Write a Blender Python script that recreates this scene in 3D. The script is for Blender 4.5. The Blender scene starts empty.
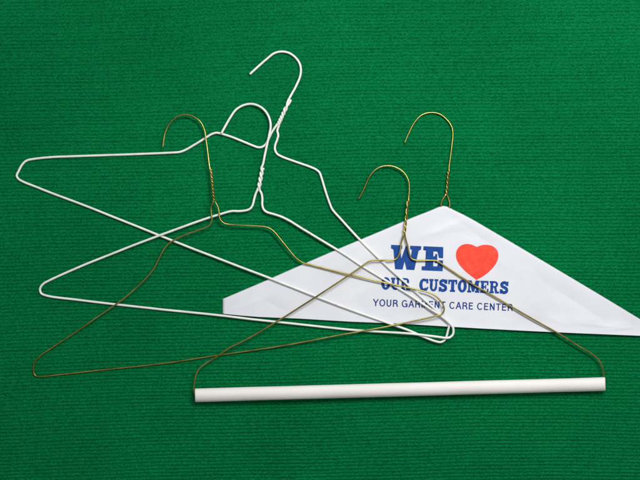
import bpy, bmesh, math, random
import numpy as np
from mathutils import Vector, Matrix, noise

random.seed(4)
scene = bpy.context.scene
C = scene.collection

# ------------------------------------------------------------------ camera, world, lamps, exposure
CAM_H = 0.90                      # the photographer holds the camera straight above the carpet
cd = bpy.data.cameras.new("camera"); cam = bpy.data.objects.new("camera", cd); C.objects.link(cam)
cam.location = (0, 0, CAM_H); cam.rotation_euler = (0, 0, 0)
cd.sensor_width = 36; cd.lens = 36 * CAM_H / 0.64
cd.clip_start = 0.01; cd.clip_end = 50
scene.camera = cam

world = bpy.data.worlds.new("World"); scene.world = world; world.use_nodes = True
wn = world.node_tree.nodes; wl = world.node_tree.links
bg = wn["Background"]
wtc = wn.new("ShaderNodeTexCoord"); wsep = wn.new("ShaderNodeSeparateXYZ")
wl.new(wtc.outputs["Generated"], wsep.inputs[0])
wr = wn.new("ShaderNodeValToRGB")
wr.color_ramp.elements[0].position = 0.0; wr.color_ramp.elements[0].color = (0.54, 0.51, 0.50, 1)
wr.color_ramp.elements[1].position = 1.0; wr.color_ramp.elements[1].color = (0.85, 0.90, 1.0, 1)
wm = wn.new("ShaderNodeMapRange"); wm.inputs[1].default_value = -0.7; wm.inputs[2].default_value = 0.9
wl.new(wsep.outputs["Y"], wm.inputs[0]); wl.new(wm.outputs[0], wr.inputs[0]); wl.new(wr.outputs[0], bg.inputs[0])
bg.inputs[1].default_value = 0.46

ld = bpy.data.lights.new("window_light", 'AREA'); lamp = bpy.data.objects.new("window_light", ld); C.objects.link(lamp)
ld.shape = 'RECTANGLE'; ld.size = 0.50; ld.size_y = 0.13; ld.energy = 6.5; ld.color = (1.0, 0.985, 0.97)
lamp.location = (0.22, 0.36, 0.76)
lamp.rotation_euler = (Vector((0.03, 0.03, 0)) - lamp.location).to_track_quat('-Z', 'Y').to_euler()

vs = scene.view_settings
scene.display_settings.display_device = 'sRGB'
vs.view_transform = 'Standard'; vs.look = 'None'; vs.exposure = 0.0; vs.gamma = 1.0; vs.use_curve_mapping = False

# ------------------------------------------------------------------ helpers
S = 0.001                         # one millimetre
def W(px, py, z):                 # millimetres right / down from the carpet's corner -> metres, at height z mm
    f = (CAM_H - z * S) / CAM_H
    return Vector(((px - 320) * S * f, (240 - py) * S * f, z * S))

def link(name, me, mat, parent=None, smooth=True):
    if mat: me.materials.append(mat)
    if smooth:
        for p in me.polygons: p.use_smooth = True
    o = bpy.data.objects.new(name, me); C.objects.link(o)
    if parent:
        o.parent = parent
        base = parent.location.copy() + (parent.parent.location if parent.parent else Vector())
        me.transform(Matrix.Translation(-base))
    return o

def thing(name, label, cat, loc, group=None):
    o = bpy.data.objects.new(name, None); C.objects.link(o)
    o.empty_display_size = 0.02; o.location = loc
    o["label"] = label; o["category"] = cat
    if group: o["group"] = group
    return o

def new_mat(name):
    m = bpy.data.materials.new(name); m.use_nodes = True
    n = m.node_tree.nodes; return m, n, m.node_tree.links, n["Principled BSDF"]

def fill_z(pts):
    """points are (x, y) or (x, y, z); missing z is interpolated along the wire"""
    d = [0.0]
    for a, b in zip(pts, pts[1:]): d.append(d[-1] + math.hypot(b[0]-a[0], b[1]-a[1]))
    kd = [d[i] for i, p in enumerate(pts) if len(p) == 3]; kz = [p[2] for p in pts if len(p) == 3]
    z = np.interp(d, kd, kz)
    return [Vector((p[0], p[1], float(z[i]))) for i, p in enumerate(pts)]

def catmull(P, step=1.0):
    """centripetal Catmull-Rom through P"""
    Q = [P[0]*2 - P[1]] + list(P) + [P[-1]*2 - P[-2]]
    out = []
    for i in range(1, len(Q) - 2):
        p0, p1, p2, p3 = Q[i-1], Q[i], Q[i+1], Q[i+2]
        t0 = 0; t1 = t0 + max((p1-p0).length, 1e-4)**.5
        t2 = t1 + max((p2-p1).length, 1e-4)**.5; t3 = t2 + max((p3-p2).length, 1e-4)**.5
        n = max(2, int(math.ceil((p2-p1).length / step)))
        for k in range(n):
            t = t1 + (t2-t1)*k/n
            A1 = p0*((t1-t)/(t1-t0)) + p1*((t-t0)/(t1-t0))
            A2 = p1*((t2-t)/(t2-t1)) + p2*((t-t1)/(t2-t1))
            A3 = p2*((t3-t)/(t3-t2)) + p3*((t-t2)/(t3-t2))
            B1 = A1*((t2-t)/(t2-t0)) + A2*((t-t0)/(t2-t0))
            B2 = A2*((t3-t)/(t3-t1)) + A3*((t-t1)/(t3-t1))
            out.append(B1*((t2-t)/(t2-t1)) + B2*((t-t1)/(t2-t1)))
    out.append(P[-1].copy())
    return out

def pipe(bm, pts, tans, r, cap0, cap1, sides=12):
    """round wire along pts (metres)"""
    n = tans[0].orthogonal().normalized(); rings = []
    def ring(c, t, n, rad):
        b = t.cross(n)
        return [bm.verts.new(c + (n*math.cos(2*math.pi*k/sides) + b*math.sin(2*math.pi*k/sides))*rad) for k in range(sides)]
    for i, (p, t) in enumerate(zip(pts, tans)):
        n = (n - t*n.dot(t)).normalized()
        if i == 0 and cap0: rings.append(ring(p - t*r*.30, t, n, r*.72))
        rings.append(ring(p, t, n, r))
        if i == len(pts)-1 and cap1: rings.append(ring(p + t*r*.30, t, n, r*.72))
    for a, b in zip(rings, rings[1:]):
        for k in range(sides):
            bm.faces.new((a[k], a[(k+1) % sides], b[(k+1) % sides], b[k]))
    if cap0: bm.faces.new(list(reversed(rings[0])))
    if cap1: bm.faces.new(rings[-1])

def wire_hanger(root, mat, r, hook, tw_top, tw_bot, tw_z, turns, phase_end, frame, frame_name="frame", jit=0.0, seed=0, ease=1.0):
    """hook -> strand one of the twisted neck -> frame loop -> strand two of the neck, one bent wire.
       everything in mm; r = wire radius in mm"""
    top = Vector((*tw_top, tw_z[0])); bot = Vector((*tw_bot, tw_z[1]))
    ax = (bot - top).normalized(); nx = Vector((-ax.y, ax.x, 0)).normalized(); nz = Vector((0, 0, 1))
    N = int(abs(turns) * 14)
    def strand(ph):
        res = []
        for k in range(N + 1):
            f = k / N
            a = phase_end + ph - turns * 2*math.pi * (1-f**ease)
            rad = r * 1.02 * (0.92 + 0.08*math.sin(f*17))
            res.append(top.lerp(bot, f) + nx*math.cos(a)*rad + nz*math.sin(a)*rad)
        return res
    s1 = strand(0); s2 = strand(math.pi)
    hk = catmull(fill_z(hook) + [s1[0], s1[1]])[:-2]
    fr_c = [s1[-2], s1[-1]] + fill_z(frame) + [s2[-1], s2[-2]]
    fr = catmull(fr_c)
    # drop the helper ends
    def idx(L, p): return min(range(len(L)), key=lambda i: (L[i]-p).length)
    i0 = idx(fr[:40], s1[-1]); i1 = len(fr) - 40 + idx(fr[-40:], s2[-1])
    fr = fr[i0:i1+1]
    if jit:
        for i, p in enumerate(fr):
            w = min(1, i/25, (len(fr)-1-i)/25)
            q = Vector((p.x*.03 + seed, p.y*.03, seed*2.1))
            fr[i] = p + Vector((noise.noise(q), noise.noise(q + Vector((9, 3, 1))), 0)) * jit * w
    k1 = idx(hk[-30:], s1[0]) + len(hk) - min(30, len(hk)); hk = hk[:k1+1]
    full = hk[:-1] + s1 + fr[1:-1] + s2[::-1]
    fullw = [W(*p) for p in full]
    tans = [(fullw[min(i+1, len(full)-1)] - fullw[max(i-1, 0)]).normalized() for i in range(len(full))]
    a = len(hk) - 1; b = a + len(s1) - 1; c = b + len(fr) - 1
    def part(name, segs):
        bm = bmesh.new()
        for (u, v, c0, c1) in segs: pipe(bm, fullw[u:v+1], tans[u:v+1], r*S, c0, c1)
        me = bpy.data.meshes.new(name); bm.normal_update(); bm.to_mesh(me); bm.free()
        return link(name, me, mat, root)
    part("hook", [(0, a, True, False)])
    part("twisted_neck", [(a, b, False, False), (c, len(full)-1, False, True)])
    return part(frame_name, [(b, c, False, False)])

# ------------------------------------------------------------------ materials
def mat_carpet():
    m, n, l, b = new_mat("green_ribbed_carpet")
    tc = n.new("ShaderNodeTexCoord")
    def nz(scale, detail, sx=1, sy=1):
        mp = n.new("ShaderNodeMapping"); mp.inputs["Scale"].default_value = (sx, sy, 1)
        l.new(tc.outputs["Object"], mp.inputs[0])
        t = n.new("ShaderNodeTexNoise"); t.inputs["Scale"].default_value = scale; t.inputs["Detail"].default_value = detail
        l.new(mp.outputs[0], t.inputs["Vector"]); return t
    broad = nz(7, 3); tuft = nz(720, 2, .7, 1.0); fibre = nz(1500, 2, .8, 1)
    r1 = n.new("ShaderNodeValToRGB")
    r1.color_ramp.elements[0].position = .28; r1.color_ramp.elements[0].color = (0.0006, 0.090, 0.023, 1)
    r1.color_ramp.elements[1].position = .74; r1.color_ramp.elements[1].color = (0.0032, 0.226, 0.066, 1)
    l.new(tuft.outputs[0], r1.inputs[0])
    r2 = n.new("ShaderNodeValToRGB")
    r2.color_ramp.elements[0].position = .3; r2.color_ramp.elements[0].color = (.86, .86, .86, 1)
    r2.color_ramp.elements[1].position = .7; r2.color_ramp.elements[1].color = (1.08, 1.08, 1.10, 1)
    l.new(broad.outputs[0], r2.inputs[0])
    mx = n.new("ShaderNodeMix"); mx.data_type = 'RGBA'; mx.blend_type = 'MULTIPLY'; mx.inputs[0].default_value = 1
    l.new(r1.outputs[0], mx.inputs[6]); l.new(r2.outputs[0], mx.inputs[7])
    # a few stray specks of lint in the pile
    sp = n.new("ShaderNodeTexVoronoi"); sp.inputs["Scale"].default_value = 60
    l.new(tc.outputs["Object"], sp.inputs["Vector"])
    sep = n.new("ShaderNodeSeparateColor"); l.new(sp.outputs["Color"], sep.inputs[0])
    lt = n.new("ShaderNodeMath"); lt.operation = 'LESS_THAN'; lt.inputs[1].default_value = .045; l.new(sp.outputs["Distance"], lt.inputs[0])
    gt = n.new("ShaderNodeMath"); gt.operation = 'GREATER_THAN'; gt.inputs[1].default_value = .94; l.new(sep.outputs[0], gt.inputs[0])
    mu = n.new("ShaderNodeMath"); mu.operation = 'MULTIPLY'; l.new(lt.outputs[0], mu.inputs[0]); l.new(gt.outputs[0], mu.inputs[1])
    mu2 = n.new("ShaderNodeMath"); mu2.operation = 'MULTIPLY'; mu2.inputs[1].default_value = .28; l.new(mu.outputs[0], mu2.inputs[0])
    mx2 = n.new("ShaderNodeMix"); mx2.data_type = 'RGBA'; l.new(mu2.outputs[0], mx2.inputs[0])
    l.new(mx.outputs[2], mx2.inputs[6]); mx2.inputs[7].default_value = (.16, .20, .12, 1)
    l.new(mx2.outputs[2], b.inputs["Base Color"])
    b.inputs["Roughness"].default_value = .95; b.inputs["Specular IOR Level"].default_value = .02
    ad = n.new("ShaderNodeMath"); ad.operation = 'ADD'; l.new(tuft.outputs[0], ad.inputs[0])
    ms = n.new("ShaderNodeMath"); ms.operation = 'MULTIPLY'; ms.inputs[1].default_value = .5; l.new(fibre.outputs[0], ms.inputs[0]); l.new(ms.outputs[0], ad.inputs[1])
    bp = n.new("ShaderNodeBump"); bp.inputs["Strength"].default_value = .38; bp.inputs["Distance"].default_value = .0012
    l.new(ad.outputs[0], bp.inputs["Height"]); l.new(bp.outputs[0], b.inputs["Normal"])
    return m

def mat_white_wire():
    m, n, l, b = new_mat("white_enamelled_wire")
    tc = n.new("ShaderNodeTexCoord"); t = n.new("ShaderNodeTexNoise"); t.inputs["Scale"].default_value = 90; t.inputs["Detail"].default_value = 4
    l.new(tc.outputs["Object"], t.inputs["Vector"])
    r = n.new("ShaderNodeValToRGB")
    r.color_ramp.elements[0].position = .25; r.color_ramp.elements[0].color = (.73, .74, .69, 1)
    r.color_ramp.elements[1].position = .6; r.color_ramp.elements[1].color = (.88, .89, .84, 1)
    l.new(t.outputs[0], r.inputs[0]); l.new(r.outputs[0], b.inputs["Base Color"])
    v = n.new("ShaderNodeTexVoronoi"); v.inputs["Scale"].default_value = 75; l.new(tc.outputs["Object"], v.inputs["Vector"])
    lt = n.new("ShaderNodeMath"); lt.operation = 'LESS_THAN'; lt.inputs[1].default_value = .05; l.new(v.outputs["Distance"], lt.inputs[0])
    mx = n.new("ShaderNodeMix"); mx.data_type = 'RGBA'; l.new(lt.outputs[0], mx.inputs[0])
    l.new(r.outputs[0], mx.inputs[6]); mx.inputs[7].default_value = (.34, .31, .26, 1); l.new(mx.outputs[2], b.inputs["Base Color"])
    b.inputs["Roughness"].default_value = .28; b.inputs["Specular IOR Level"].default_value = .5
    return m

def mat_gold(name, c0, c1):
    m, n, l, b = new_mat(name)
    tc = n.new("ShaderNodeTexCoord"); t = n.new("ShaderNodeTexNoise"); t.inputs["Scale"].default_value = 60; t.inputs["Detail"].default_value = 5
    l.new(tc.outputs["Object"], t.inputs["Vector"])
    r = n.new("ShaderNodeValToRGB")
    r.color_ramp.elements[0].position = .35; r.color_ramp.elements[0].color = (*c0, 1)
    r.color_ramp.elements[1].position = .65; r.color_ramp.elements[1].color = (*c1, 1)
    l.new(t.outputs[0], r.inputs[0]); l.new(r.outputs[0], b.inputs["Base Color"])
    b.inputs["Metallic"].default_value = 1
    t2 = n.new("ShaderNodeTexNoise"); t2.inputs["Scale"].default_value = 240; l.new(tc.outputs["Object"], t2.inputs["Vector"])
    mr = n.new("ShaderNodeMapRange"); mr.inputs[3].default_value = .22; mr.inputs[4].default_value = .40
    l.new(t2.outputs[0], mr.inputs[0]); l.new(mr.outputs[0], b.inputs["Roughness"])
    return m

def mat_paper(name, ca, cb, rough, spec, bump, bscale=120, stretch=(1, 1, 1)):
    m, n, l, b = new_mat(name)
    tc = n.new("ShaderNodeTexCoord"); mp = n.new("ShaderNodeMapping"); mp.inputs["Scale"].default_value = stretch
    l.new(tc.outputs["Object"], mp.inputs[0])
    t = n.new("ShaderNodeTexNoise"); t.inputs["Scale"].default_value = 25; t.inputs["Detail"].default_value = 5
    l.new(mp.outputs[0], t.inputs["Vector"])
    r = n.new("ShaderNodeValToRGB")
    r.color_ramp.elements[0].position = .3; r.color_ramp.elements[0].color = (*ca, 1)
    r.color_ramp.elements[1].position = .7; r.color_ramp.elements[1].color = (*cb, 1)
    l.new(t.outputs[0], r.inputs[0]); l.new(r.outputs[0], b.inputs["Base Color"])
    b.inputs["Roughness"].default_value = rough; b.inputs["Specular IOR Level"].default_value = spec
    t2 = n.new("ShaderNodeTexNoise"); t2.inputs["Scale"].default_value = bscale; t2.inputs["Detail"].default_value = 6
    l.new(mp.outputs[0], t2.inputs["Vector"])
    bp = n.new("ShaderNodeBump"); bp.inputs["Strength"].default_value = bump; bp.inputs["Distance"].default_value = .0006
    l.new(t2.outputs[0], bp.inputs["Height"]); l.new(bp.outputs[0], b.inputs["Normal"])
    return m

def mat_ink(name, ca, cb):
    m, n, l, b = new_mat(name)
    tc = n.new("ShaderNodeTexCoord"); t = n.new("ShaderNodeTexNoise"); t.inputs["Scale"].default_value = 220; t.inputs["Detail"].default_value = 3
    l.new(tc.outputs["Object"], t.inputs["Vector"])
    r = n.new("ShaderNodeValToRGB")
    r.color_ramp.elements[0].position = .3; r.color_ramp.elements[0].color = (*ca, 1)
    r.color_ramp.elements[1].position = .7; r.color_ramp.elements[1].color = (*cb, 1)
    l.new(t.outputs[0], r.inputs[0]); l.new(r.outputs[0], b.inputs["Base Color"])
    b.inputs["Roughness"].default_value = .6; b.inputs["Specular IOR Level"].default_value = .2
    return m

M_carpet = mat_carpet()
M_white = mat_white_wire()
M_gold = mat_gold("brass_coloured_wire", (.28, .228, .048), (.52, .42, .125))
M_gold_dull = mat_gold("dull_brass_coloured_wire", (.28, .235, .050), (.52, .43, .135))
M_paper = mat_paper("glossy_white_paper", (.725, .742, .785), (.785, .80, .83), .5, .3, .16)
M_tube = mat_paper("white_cardboard_tube", (.86, .825, .785), (.93, .90, .865), .8, .2, .30, 160, (.5, 1, 1))
M_blue = mat_ink("blue_ink", (.004, .048, .245), (.010, .082, .33))
M_navy = mat_ink("navy_ink", (.010, .030, .17), (.02, .05, .25))
M_red = mat_ink("red_ink", (.90, .062, .036), (.95, .090, .048))

# ------------------------------------------------------------------ carpet: a sheet with real ribs
def build_carpet():
    period = .00352
    xs = np.linspace(-1.0, 1.0, 170); ys = np.arange(-.8, .8, period/9)
    X, Y = np.meshgrid(xs, ys)
    # the ribs lean a little and wander like a laid sheet
    lean = 0.022*X - 0.020*X*np.clip(X, 0, None)*2
    warp = lean + .0016*np.sin(X*5.1+.6)*np.cos(Y*3.3) + .0009*np.sin(X*17+Y*9) + .00022*np.sin(X*61+np.sin(Y*40)*2)
    ph = (Y - warp) / period
    rib = np.abs(np.cos(np.pi*ph))**.80
    amp = .00118*(1 + .30*np.sin(ph*2.39) * np.sin(X*23+ph*1.3))
    Z = (rib - 1)*amp - .00005 + .00012*np.sin(X*31+Y*77)
    nv = X.size; co = np.stack([X, Y, Z], -1).reshape(-1, 3).astype(np.float32)
    ny, nx = X.shape; i = np.arange(nv).reshape(ny, nx)
    q = np.stack([i[:-1, :-1], i[:-1, 1:], i[1:, 1:], i[1:, :-1]], -1).reshape(-1, 4)
    me = bpy.data.meshes.new("carpet")
    me.from_pydata(co.tolist(), [], q.tolist()); me.update()
    o = link("carpet", me, M_carpet)
    o["label"] = "green ribbed carpet lying under all the coat hangers"; o["category"] = "carpet"; o["kind"] = "structure"
    return o
build_carpet()

# ------------------------------------------------------------------ paper caped hanger (lowest in the pile)
cape_top = [(222.6, 298.9), (260, 283), (300, 265.4), (340, 248), (380, 231.3), (413, 217.2), (430, 210.6), (437.5, 207.4),
            (440.5, 206.2), (443, 205.8), (446, 206.2), (449.5, 207.5), (454, 210), (464, 214.8), (474, 220.2), (510, 241.3), (550, 265), (600, 294.8), (645, 322)]
cape_bot = [(222.6, 313.7), (240, 315.4), (260, 317), (300, 318.6), (350, 321.6), (400, 323.6), (444, 326.3), (480, 328.4), (530, 331), (580, 333.3), (645, 335.9)]
tx, ty = zip(*cape_top); bx_, by_ = zip(*cape_bot)
def top_y(x): return float(np.interp(x, tx, ty))
def bot_y(x): return float(np.interp(x, bx_, by_))
def fold(x, y, x0, y0, ang, w, length, amp):
    ca, sa = math.cos(ang), math.sin(ang); u = (x-x0)*ca + (y-y0)*sa; v = -(x-x0)*sa + (y-y0)*ca
    return amp*math.exp(-(v/w)**2) * math.exp(-(u/length)**2)
CREASES = [(452, 225, -.42, 3.0, 22, .42), (470, 229, .62, 3.4, 24, -.40), (438, 232, -.18, 4.0, 26, .30),   # by the neck
           (596, 325, .10, 2.6, 26, .50), (617, 329, -.12, 2.2, 18, .45), (580, 305, .58, 5.0, 34, -.55), (560, 322, .30, 3.0, 20, .34),   # by the right end
           (528, 290, 1.15, 5.0, 26, .34), (545, 283, .9, 4.0, 20, -.26), (258, 301, -.35, 4.0, 22, .34), (276, 306, .5, 3.4, 16, -.28),
           (318, 286, -.9, 4.0, 22, .28), (362, 292, -.45, 4.5, 30, .30), (480, 318, .15, 3.2, 34, .34), (420, 314, -.12, 3.4, 26, -.26), (500, 262, .6, 4.0, 22, .24)]
def front_z(x, y):
    t, b = top_y(x), bot_y(x)
    d = max(0.0, (y - t)*.87); dl = max(0.0, x - 222.6); dr = max(0.0, 645 - x)
    edge = min(d, dl*1.3, dr*1.3)
    z = .45 + 2.25*(1 - math.exp(-edge/.42))
    z += .07*math.exp(-((edge-4)/4.0)**2)                       # the wire pushes the fold up a little
    e = min(1.0, max(0.0, edge-1)/12)
    z += e*(.42*noise.noise(Vector((x*.014, y*.020, 2.2))) + .22*noise.noise(Vector((x*.045, y*.06, 7.1))))
    z += .62*e*(fold(x, y, 452, 226, -.35, 5, 34, .55) + fold(x, y, 470, 236, .25, 4, 26, -.35)
            + fold(x, y, 590, 321, .12, 4, 34, .6) + fold(x, y, 575, 300, .55, 7, 40, -.55)
            + fold(x, y, 612, 326, -.2, 3, 22, .45) + fold(x, y, 300, 292, -.5, 8, 34, .35)
            + fold(x, y, 545, 312, .7, 5, 30, .35) + fold(x, y, 405, 312, .15, 6, 50, -.3) + fold(x, y, 350, 262, -.42, 5, 42, .3))
    for (x0, y0, an, w, ln, am) in CREASES:
        ca, sa = math.cos(an), math.sin(an); u = (x-x0)*ca + (y-y0)*sa; v = -(x-x0)*sa + (y-y0)*ca
        if abs(u) < ln*2.4 and abs(v) < w*6:
            z += 1.35*e*am*math.exp(-abs(v)/w)*math.exp(-(u/ln)**2)
    lb = max(0.0, 1 - (b - y)/14.0)                             # the open lower hem lifts slightly, more at the right
    z += lb*lb*(.15 + 1.3*max(0.0, (x-250)/395)**1.0)*min(1, dl/30)
    return z

def build_cape():
    root = thing("paper_caped_hanger", "brass wire hanger in white paper cape printed with blue words and red heart", "coat hanger",
                 W(445, 300, 0), "brass coloured wire hangers")
    nx_, ny_ = 300, 60
    bm = bmesh.new()
    F = []; B = []
    for i in range(nx_+1):
        x = 222.6 + (645-222.6)*i/nx_; t, b = top_y(x), bot_y(x); fc, bc = [], []
        for j in range(ny_+1):
            v = j/ny_; v = v**1.75                              # finer rows along the folded edge
            y = t + (b-t)*v
            fc.append(bm.verts.new(W(x, y, front_z(x, y))))
            yb = t + (b-t)*min(v, .985)
            bc.append(fc[0] if j == 0 else bm.verts.new(W(x, yb, .40 + .05*noise.noise(Vector((x*.03, y*.03, 1))))))
        F.append(fc); B.append(bc)
    for i in range(nx_):
        for j in range(ny_):
            bm.faces.new((F[i][j], F[i][j+1], F[i+1][j+1], F[i+1][j]))
            vs_ = (B[i][j], B[i+1][j], B[i+1][j+1], B[i][j+1])
            bm.faces.new(vs_)
    for i in (0, nx_):                                          # closed at the two short ends
        for j in range(ny_):
            vs_ = [F[i][j], F[i][j+1], B[i][j+1]] + ([B[i][j]] if j else [])
            try: bm.faces.new(vs_ if i else vs_[::-1])
            except ValueError: pass
    bm.normal_update()
    for e in bm.edges:
        if len(e.link_faces) == 1: e.smooth = False
    me = bpy.data.meshes.new("paper_cape"); bm.to_mesh(me); bm.free()
    cape = link("paper_cape", me, M_paper, root)
    so = cape.modifiers.new("sheet", 'SOLIDIFY'); so.thickness = .00016; so.offset = -1
    # wire: hook, twisted neck, and the loop inside the paper
    hook = [(404.6, 143, 1.6), (408.6, 133.6), (414.4, 122.6), (421.6, 115.2), (430.3, 112.6), (438.8, 113.8), (446, 118.8), (451.3, 126),
            (452.8, 133), (451.6, 147.5), (450.2, 158), (448.9, 169, 2.2)]
    frame = [(443.3, 198.4, 1.9), (441.3, 202.3, 1.6), (440.8, 207, 1.55), (439.5, 211), (432, 215), (380, 237), (300, 271), (236, 299.5), (229, 304.5), (230.5, 309.3), (239, 310.5), (350, 317), (445, 321.5),
             (560, 327.5), (622, 330), (634, 328), (631, 323), (600, 303), (520, 255), (460, 219), (451.8, 214), (449.4, 208.5), (449.7, 203.5), (448.6, 199.2, 1.6)]
    wire_hanger(root, M_gold, .79, hook, (448.5, 171.5), (446.4, 194.8), (2.3, 2.0), 2.5, math.pi*.0, frame)
    return root, cape
cape_root, cape = build_cape()

# ---- printing on the cape: ink laid on the paper, each line of print a sub-part
class Ink:
    def __init__(self): self.polys = []
    def poly(self, pts): self.polys.append([tuple(p) for p in pts])
    def stroke(self, pts, w):
        """ribbon along pts; w a width or a list of widths"""
        n = len(pts); ws = w if isinstance(w, (list, tuple)) else [w]*n; L, R = [], []
        for i in range(n):
            a = Vector(pts[max(i-1, 0)]); c = Vector(pts[min(i+1, n-1)]); p = Vector(pts[i])
            if 0 < i < n-1:
                d1 = (p-a).normalized(); d2 = (c-p).normalized(); t = (d1+d2).normalized(); k = 1/max(.5, t.dot(d1))
            else: t = (c-a).normalized(); k = 1
            nn = Vector((-t.y, t.x))*ws[i]*.5*k; L.append(p+nn); R.append(p-nn)
        for i in range(n-1): self.polys.append([tuple(L[i]), tuple(L[i+1]), tuple(R[i+1]), tuple(R[i])])
    def ring(self, cx, cy, ro, ri, a0=0, a1=2*math.pi, n=36, taper=None):
        pts = [a0 + (a1-a0)*k/n for k in range(n+1)]
        for a, b in zip(pts, pts[1:]):
            self.polys.append([(cx+ro[0]*math.cos(a), cy+ro[1]*math.sin(a)), (cx+ro[0]*math.cos(b), cy+ro[1]*math.sin(b)),
                               (cx+ri[0]*math.cos(b), cy+ri[1]*math.sin(b)), (cx+ri[0]*math.cos(a), cy+ri[1]*math.sin(a))])
def rect(k, x0, y0, x1, y1): k.poly([(x0, y0), (x1, y0), (x1, y1), (x0, y1)])
def curve(ctrl, n=9):
    P = [Vector((x, y, 0)) for x, y in ctrl]; L = sum((b-a).length for a, b in zip(P, P[1:]))
    return [(p.x, p.y) for p in catmull(P, L/(n*len(P)))]

def slab(ch):
    """bold slab serif capitals, cap height 1; returns (ink, width)"""
    k = Ink()
    if ch == 'O': k.ring(.39, .5, (.40, .52), (.13, .32)); return k, .78
    if ch == 'U':
        rect(k, 0, .84, .38, 1); rect(k, .46, .84, .80, 1)
        rect(k, .07, .36, .31, .85); rect(k, .54, .36, .71, .85)
        k.ring(.39, .36, (.32, .37), (.10, .20), math.pi, 2*math.pi, 24); return k, .80
    if ch == 'R':
        rect(k, 0, 0, .40, .16); rect(k, .08, .15, .32, .86); rect(k, 0, .84, .46, 1)
        k.ring(.45, .73, (.30, .27), (.10, .13), -math.pi/2, math.pi/2, 20); rect(k, .30, .46, .46, .60)
        k.poly([(.40, .50), (.60, .52), (.70, .16), (.86, .16), (.86, 0), (.52, 0)]); return k, .86
    if ch == 'C':
        k.ring(.40, .5, (.41, .52), (.13, .31), math.radians(48), math.radians(318), 34)
        rect(k, .60, .62, .78, 1.0); k.stroke([(.57, .06), (.66, .17), (.77, .33)], [.20, .18, .10]); return k, .80
    if ch == 'S':
        c = curve([(.62, .68), (.56, .84), (.36, .90), (.16, .80), (.18, .62), (.38, .52), (.58, .40), (.60, .20), (.40, .09), (.17, .16), (.11, .33)], 5)
        k.stroke(c, .25); rect(k, .60, .64, .74, 1.0); rect(k, 0, 0, .14, .36); return k, .76
    if ch == 'T':
        rect(k, 0, .82, .80, 1); rect(k, 0, .62, .15, .83); rect(k, .65, .62, .80, .83); rect(k, .26, .14, .54, .83); rect(k, .17, 0, .63, .16); return k, .80
    if ch == 'M':
        rect(k, 0, 0, .36, .16); rect(k, .68, 0, 1.08, .16); rect(k, 0, .84, .34, 1); rect(k, .74, .84, 1.08, 1)
        rect(k, .08, .15, .24, .85); rect(k, .76, .15, 1.0, .85)
        k.poly([(.10, 1), (.36, 1), (.64, .30), (.52, .06), (.44, .06)]); k.poly([(.72, 1), (.98, 1), (.60, .06), (.48, .06), (.50, .30)]); return k, 1.08
    if ch == 'E':
        rect(k, 0, 0, .74, .16); rect(k, 0, .84, .72, 1); rect(k, .08, .15, .32, .85); rect(k, .31, .43, .50, .57)
        rect(k, .44, .32, .53, .68); rect(k, .58, .64, .72, .85); rect(k, .60, .15, .74, .36); return k, .76
    return k, .42

def thin(ch):
    """light grotesque capitals, cap height 1"""
    k = Ink(); w = .15; h = w/2
    if ch == 'Y': k.stroke([(.03, 1), (.35, .44)], w); k.stroke([(.67, 1), (.35, .44)], w); rect(k, .35-h, 0, .35+h, .46); return k, .70
    if ch == 'O': k.ring(.39, .5, (.39, .515), (.39-w, .515-w*.95)); return k, .78
    if ch == 'U': rect(k, .04, .32, .04+w, 1); rect(k, .66-w, .32, .66, 1); k.ring(.35, .33, (.31, .345), (.31-w, .345-w), math.pi, 2*math.pi, 20); return k, .70
    if ch == 'R':
        rect(k, .05, 0, .05+w, 1); rect(k, .16, 1-w, .42, 1); rect(k, .16, .44, .42, .44+w)
        k.ring(.40, .72, (.26, .28), (.26-w, .28-w), -math.pi/2, math.pi/2, 18); k.stroke([(.44, .48), (.58, .36), (.61, .14), (.64, 0)], w); return k, .70
    if ch == 'G':
        k.ring(.39, .5, (.39, .515), (.39-w, .515-w*.95), math.radians(38), math.radians(345), 32)
        rect(k, .42, .39, .77, .39+w); rect(k, .77-w*.9, 0, .77, .40); return k, .80
    if ch == 'A': k.stroke([(.03, 0), (.34, 1)], w); k.stroke([(.65, 0), (.34, 1)], w); rect(k, .16, .28, .52, .28+w*.9); return k, .68
    if ch == 'M':
        rect(k, .05, 0, .05+w, 1); rect(k, .79-w, 0, .79, 1); k.stroke([(.11, .99), (.42, .03)], w); k.stroke([(.73, .99), (.42, .03)], w); return k, .84
    if ch == 'E': rect(k, .05, 0, .05+w, 1); rect(k, .16, 0, .60, w); rect(k, .16, 1-w, .59, 1); rect(k, .16, .46, .55, .46+w); return k, .63
    if ch == 'N': rect(k, .05, 0, .05+w, 1); rect(k, .68-w, 0, .68, 1); k.stroke([(.10, .98), (.63, .02)], w*1.1); return k, .73
    if ch == 'T': rect(k, .0, 1-w, .62, 1); rect(k, .31-h, 0, .31+h, .93); return k, .62
    if ch == 'C': k.ring(.39, .5, (.39, .515), (.39-w, .515-w*.95), math.radians(40), math.radians(322), 32); return k, .75
    return k, .36

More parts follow.
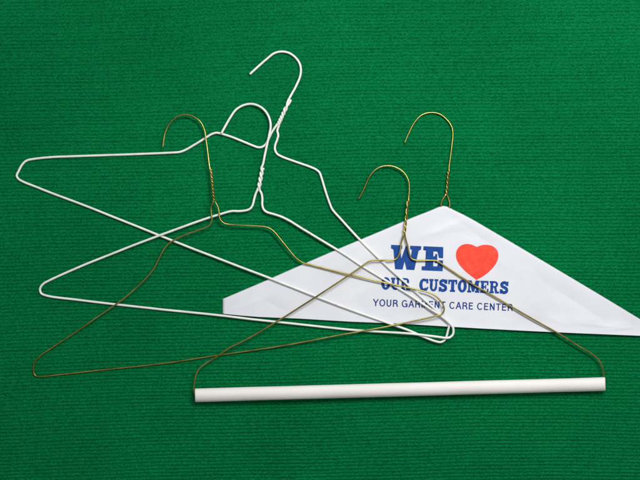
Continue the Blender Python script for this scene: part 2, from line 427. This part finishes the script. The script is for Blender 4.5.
def lay_ink(name, polys, mat, lift=.16):
    """polys in mm on the carpet plan; follow the paper's surface"""
    bm = bmesh.new()
    for i, pl in enumerate(polys):
        vs_ = [bm.verts.new((x, y, (i % 9)*.012)) for x, y in pl]
        try: bm.faces.new(vs_)
        except ValueError: pass
    bm.normal_update()
    bmesh.ops.triangulate(bm, faces=bm.faces[:])
    xs = [v.co.x for v in bm.verts]; ys = [v.co.y for v in bm.verts]
    for a in np.arange(min(xs)//1*1 + 3, max(xs), 3.0):
        bmesh.ops.bisect_plane(bm, geom=bm.verts[:]+bm.edges[:]+bm.faces[:], plane_co=(a, 0, 0), plane_no=(1, 0, 0))
    for a in np.arange(min(ys)//1*1 + 3, max(ys), 3.0):
        bmesh.ops.bisect_plane(bm, geom=bm.verts[:]+bm.edges[:]+bm.faces[:], plane_co=(0, a, 0), plane_no=(0, 1, 0))
    for v in bm.verts:
        v.co = W(v.co.x, v.co.y, front_z(v.co.x, v.co.y) + lift + v.co.z)
    bm.normal_update()
    for f in bm.faces:
        if f.normal.z < 0: f.normal_flip()
    me = bpy.data.meshes.new(name); bm.to_mesh(me); bm.free()
    return link(name, me, mat, cape)

def set_line(text, glyph, x0, x1, y0, ht, ang, gap, space=.42):
    """set a line of print: starts at (x0, y0) on the baseline, stretched to end at x1"""
    items, x = [], 0.0
    for ch in text:
        if ch == ' ': x += space; continue
        k, w = glyph(ch); items.append((k, x)); x += w + gap
    total = x - gap; sx = (x1-x0)/math.cos(ang)/total; out = []
    ca, sa = math.cos(ang), math.sin(ang)
    for k, ox in items:
        for pl in k.polys:
            out.append([(x0 + (ox+u)*sx*ca + v*ht*sa, y0 + (ox+u)*sx*sa - v*ht*ca) for u, v in pl])
    return out

def we_polys():
    Wp = [(0, 1), (.46, 1), (.46, .86), (.385, .82), (.43, .46), (.60, .98), (.68, .98), (.80, .46), (.855, .82), (.78, .86), (.78, 1), (1.24, 1), (1.23, .86), (1.13, .80), (.97, 0), (.65, 0), (.565, .33), (.49, 0), (.18, 0), (.10, .80), (0, .86)]
    Ep = [(.06, 1), (.87, 1), (.87, .54), (.70, .54), (.63, .80), (.47, .80), (.47, .60), (.53, .60), (.55, .70), (.63, .70), (.63, .32), (.55, .32), (.53, .43), (.47, .43), (.47, .19), (.63, .19), (.70, .45), (.87, .45), (.86, 0), (0, 0), (0, .16), (.14, .18), (.16, .82), (.05, .84)]
    out = []; ang = math.radians(2.6); ca, sa = math.cos(ang), math.sin(ang)
    for P, x0, y0 in ((Wp, 390.6, 269.0), (Ep, 421.6, 270.3)):
        out.append([(x0 + u*24.5*ca + (v-0)*24.2*sa*.4, y0 + u*24.5*sa - v*24.2) for u, v in P])
    return out
lay_ink("lettering", we_polys(), M_blue)
lay_ink("lettering", set_line("OUR CUSTOMERS", slab, 381.2, 508.3, 289.4, 12.2, math.radians(2.0), .06, .74), M_blue)
lay_ink("lettering", set_line("YOUR GARMENT CARE CENTER", thin, 373, 512.6, 306.0, 7.0, math.radians(2.05), .13, .38), M_navy)
heart = curve([(476.8, 246.9), (471.5, 244.6), (465.5, 244.0), (460, 246.2), (456.5, 251), (456, 257), (458.6, 263.5), (464.5, 270.5), (470.8, 275.7), (476.4, 279.9)], 5)[:-1] \
      + curve([(476.4, 279.9), (483, 276.4), (489.8, 271), (495.6, 264.2), (498.2, 257.4), (497.6, 251.2), (493.8, 246.8), (488.2, 244.9), (482, 245.1), (476.8, 246.9)], 5)[:-1]
lay_ink("heart_print", [heart], M_red)

# ------------------------------------------------------------------ white wire hangers
rw = 1.14
h1 = thing("white_wire_hanger", "white wire hanger, the higher of the two, its hook reaching topmost of all", "coat hanger", W(276, 220, 0), "white wire hangers")
hook_a = [(250, 74, 2.0), (258.5, 66.2), (266.9, 58.9), (274.2, 53.3), (281.9, 51.6), (289.4, 53.2), (296.6, 58.8), (300.4, 66), (300.4, 75), (295.9, 86.3, 2.2), (290.8, 95.6, 2.6)]
frame_a = [(271.5, 132.8, 2.0), (268.2, 140), (265.3, 144.8), (262, 147), (258, 147.3), (253.8, 145.9), (240, 140.3), (230, 136.4), (221.2, 133.7), (216.5, 132.8), (211.9, 134, 1.6), (204.4, 138.6), (193, 145.6),
           (185.6, 149.9), (180, 152), (168.8, 152.9), (120, 154.8, 1.25), (70, 156.4), (52.5, 157.1), (33.8, 159), (26.6, 160.7), (22.4, 164.5), (18.6, 171.3), (16.8, 175.8), (18.8, 179.2), (40, 188.4, 1.25), (96.5, 210.2),
           (140, 227.6, 2.4), (204, 253), (269.4, 278, 4.9), (320, 297.8, 5.2), (350, 309.4), (397, 326.1, 4.6), (410, 330.8), (425, 337.3), (436.5, 341.4), (441, 342.0), (444.6, 340), (446.6, 336), (448.2, 330), (449.0, 326.4), (447.5, 321.8), (440.5, 314, 4.4), (434, 308.2), (410, 286.8),
           (388, 266.8, 4.9), (360, 240, 3.6), (341.5, 219.8), (332.4, 209.4), (330, 204), (325.6, 191.5), (321.2, 177), (319.6, 172.8), (316, 169.6), (310, 166.9), (294, 161.2, 1.25), (281, 156.2), (277.2, 153.8), (275.1, 149.8), (275.2, 145.2), (277, 140.2), (278.2, 135.2), (277.3, 130.6, 1.5)]
wire_hanger(h1, M_white, rw, hook_a, (289.9, 99.5), (278.2, 124.6), (2.8, 2.6), 3, 0, frame_a, jit=.25, seed=1.3, ease=1.9)

h2 = thing("white_wire_hanger", "white wire hanger, the lower of the two, its hook tip touching the other white hanger", "coat hanger", W(260, 270, 0), "white wire hangers")
hook_b = [(221.4, 133.2, 4.2), (226.6, 123.8), (230.6, 117), (236, 109.7), (244.2, 105, 4.0), (253, 104.1), (261.6, 107.6), (267, 113.4), (270, 120.5), (270.6, 127, 4.9), (269.6, 133, 5.0), (267.4, 143, 5.2), (264.6, 156), (263, 164, 5.0)]
frame_b = [(255.6, 194, 4.4), (254, 199.5), (252.8, 204.4), (250.8, 208), (247.6, 209.9), (240, 211.0), (231.5, 211.0), (220, 214.2), (208, 218), (159.4, 235.4, 5.2), (120, 250.5), (80.6, 266.6, 1.6), (48.8, 280.6), (43, 284), (40, 288.6), (41, 293),
           (46.6, 295.6, 1.25), (80, 300.2), (120, 305), (180, 311.3, 1.6), (222.5, 315.7, 3.0), (260, 320, 2.8), (350, 329.5, 2.5), (410, 333.6, 5.8), (425, 335.4), (440, 337.2, 7.2), (446, 338, 7.0), (450, 337.3), (452.7, 334.6), (453.4, 330.6), (452.5, 326.6), (449, 322.6), (441, 315.6, 6.8), (430, 308.6),
           (412, 296.4, 5.2), (388.4, 281.9, 4.6), (364.4, 267.2), (339.4, 251, 4.4), (300, 227.3), (288.8, 220.4), (281, 216.6), (273.8, 214.2), (266.4, 211.9), (263.6, 209.4), (262.2, 205, 4.2), (262.3, 199), (261.6, 194, 4.4)]
wire_hanger(h2, M_white, rw, hook_b, (262.4, 168.2), (258.6, 189.5), (5.0, 4.8), 2.0, 0, frame_b, jit=.25, seed=5.9)

# ------------------------------------------------------------------ brass coloured wire hanger
rg = .81
h3 = thing("brass_wire_hanger", "bare brass hanger all of thin wire, lying across both white hangers", "coat hanger", W(230, 280, 0), "brass coloured wire hangers")
hook_g = [(162.8, 147.2, 6.0), (164.8, 134.5), (169.5, 124), (177, 117), (185.6, 114.5), (194.2, 117), (200.5, 122), (204.5, 130.3), (206, 140), (207.2, 148, 6.5), (209.3, 165, 7.2)]
frame_g = [(211.3, 207, 8.0), (211.2, 213), (211.9, 219.6, 8.2), (209.8, 224.9), (202.5, 228.4), (183.8, 235.3), (172.5, 241.0, 6.4), (165.4, 247.3), (153.8, 268.6), (147, 277), (137, 287), (120, 301.2, 5.2), (82.5, 327.4), (52.5, 347.4), (40.4, 355.9), (34.8, 362.3), (33.4, 370.4, 1.0), (35.3, 375.6),
           (39.4, 376.6), (60, 374.5), (100, 370, .85), (160, 363.8), (222.5, 354.4, 1.2), (285, 345.3), (340, 335, 5.2), (365, 330.4), (410, 321.9, 7.6), (437, 315.7, 9.2), (441.6, 314.2), (443.9, 310.8), (443.4, 306), (437.4, 297.9), (430, 293.2), (418, 289.8), (390, 283.8, 7.0),
           (350.6, 274.7, 6.2), (312.5, 265.4, 5.4), (302.4, 262.4), (295.8, 257.8), (282.5, 241.9, 6.9), (272.2, 230), (265.6, 227), (252.5, 225.9), (229, 224.4, 6.4), (223.3, 222.6), (219.9, 218.5, 7.8), (218.9, 211.5), (217.6, 206.4, 7.8)]
wire_hanger(h3, M_gold_dull, rg, hook_g, (210.9, 169.5), (214, 201), (7.6, 8.2), 4, 0, frame_g, jit=.3, seed=9.2, ease=1.2)

# ------------------------------------------------------------------ brass wire hanger with a cardboard trouser tube
h4 = thing("trouser_hanger", "brass wire trouser hanger with white cardboard tube for its bottom bar", "coat hanger", W(400, 330, 0), "brass coloured wire hangers")
hook_t = [(358.8, 198.8, 3.2), (364.2, 188.4), (370.2, 175.6), (377.6, 168.3), (386.8, 165.8), (396.2, 167.4), (404.4, 173.2), (408.6, 181.4), (409.3, 190), (408.6, 197.5, 6.0)]
frame_t = [(401.2, 243, 6.4), (400.5, 249.5), (399.2, 254.6), (397, 258.2), (393.8, 259.9), (380, 260.1, 7.6), (371.5, 260.6), (366, 263.4), (360, 267.9), (350.6, 274.2, 8.6), (317, 296.2, 8.4), (296, 309.6), (280.6, 319.3), (245, 340.2), (228, 348.6), (216, 357, 5.2), (205, 363.9), (199.3, 368.9), (196.2, 375),
           (194.4, 384, 6.2), (194.0, 391.5, 6.8), (196.5, 395.0, 6.8), (210, 394.8, 6.8), (400, 389.6, 6.8), (592, 384.4, 6.8), (602.5, 384.0), (604.9, 381), (603.8, 375, 6.4), (602.8, 369.5), (600.6, 362.6), (593.6, 355), (578.8, 346), (560, 334.4), (530, 317.4, 6.4), (492, 295.1), (470, 282.6, 5.4), (440.6, 263.2), (436.5, 260.7, 5.4), (430, 260.3),
           (414.4, 259.9), (411, 257.9), (409.2, 253.4), (407.8, 246, 6.0), (406.4, 241.5, 6.2)]
wire_hanger(h4, M_gold, rg, hook_t, (407.9, 201), (404.2, 235), (6.4, 6.6), 2.5, 0, frame_t, jit=.2, seed=3.1, ease=1.3)

def build_tube():
    a = Vector((194.9, 395.25, 6.85)); b = Vector((605.4, 384.0, 6.85)); Ro, Ri = 6.78, 5.75
    n = 140; sides = 48
    ax = (b-a).normalized(); nx = Vector((-ax.y, ax.x, 0)); nz = Vector((0, 0, 1))
    bm = bmesh.new()
    prof = [(0.6, Ri), (.15, Ri+.08), (0, Ri+.25), (.10, Ro-.60), (.35, Ro-.28), (.75, Ro-.08), (1.4, Ro)]
    L = (b-a).length
    st = prof + [(L*k/n, Ro) for k in range(1, n)] + [(L-s, r_) for s, r_ in reversed(prof)]
    st = [(22.0, Ri)] + st + [(L-22.0, Ri)]
    rings = []
    for s, r_ in st:
        c = a + ax*s; rg_ = []
        for k in range(sides):
            th = 2*math.pi*k/sides
            d = 1 + .022*noise.noise(Vector((s*.02, math.cos(th)*1.3, math.sin(th)*1.3))) + .006*noise.noise(Vector((s*.09, math.cos(th)*2, math.sin(th)*2)))
            p = c + (nx*math.cos(th) + nz*math.sin(th))*r_*d
            rg_.append(bm.verts.new(W(p.x, p.y, p.z)))
        rings.append(rg_)
    for p, q in zip(rings, rings[1:]):
        for k in range(sides): bm.faces.new((p[k], p[(k+1) % sides], q[(k+1) % sides], q[k]))
    bmesh.ops.recalc_face_normals(bm, faces=bm.faces[:])
    me = bpy.data.meshes.new("cardboard_tube"); bm.to_mesh(me); bm.free()
    return link("cardboard_tube", me, M_tube, h4)
build_tube()
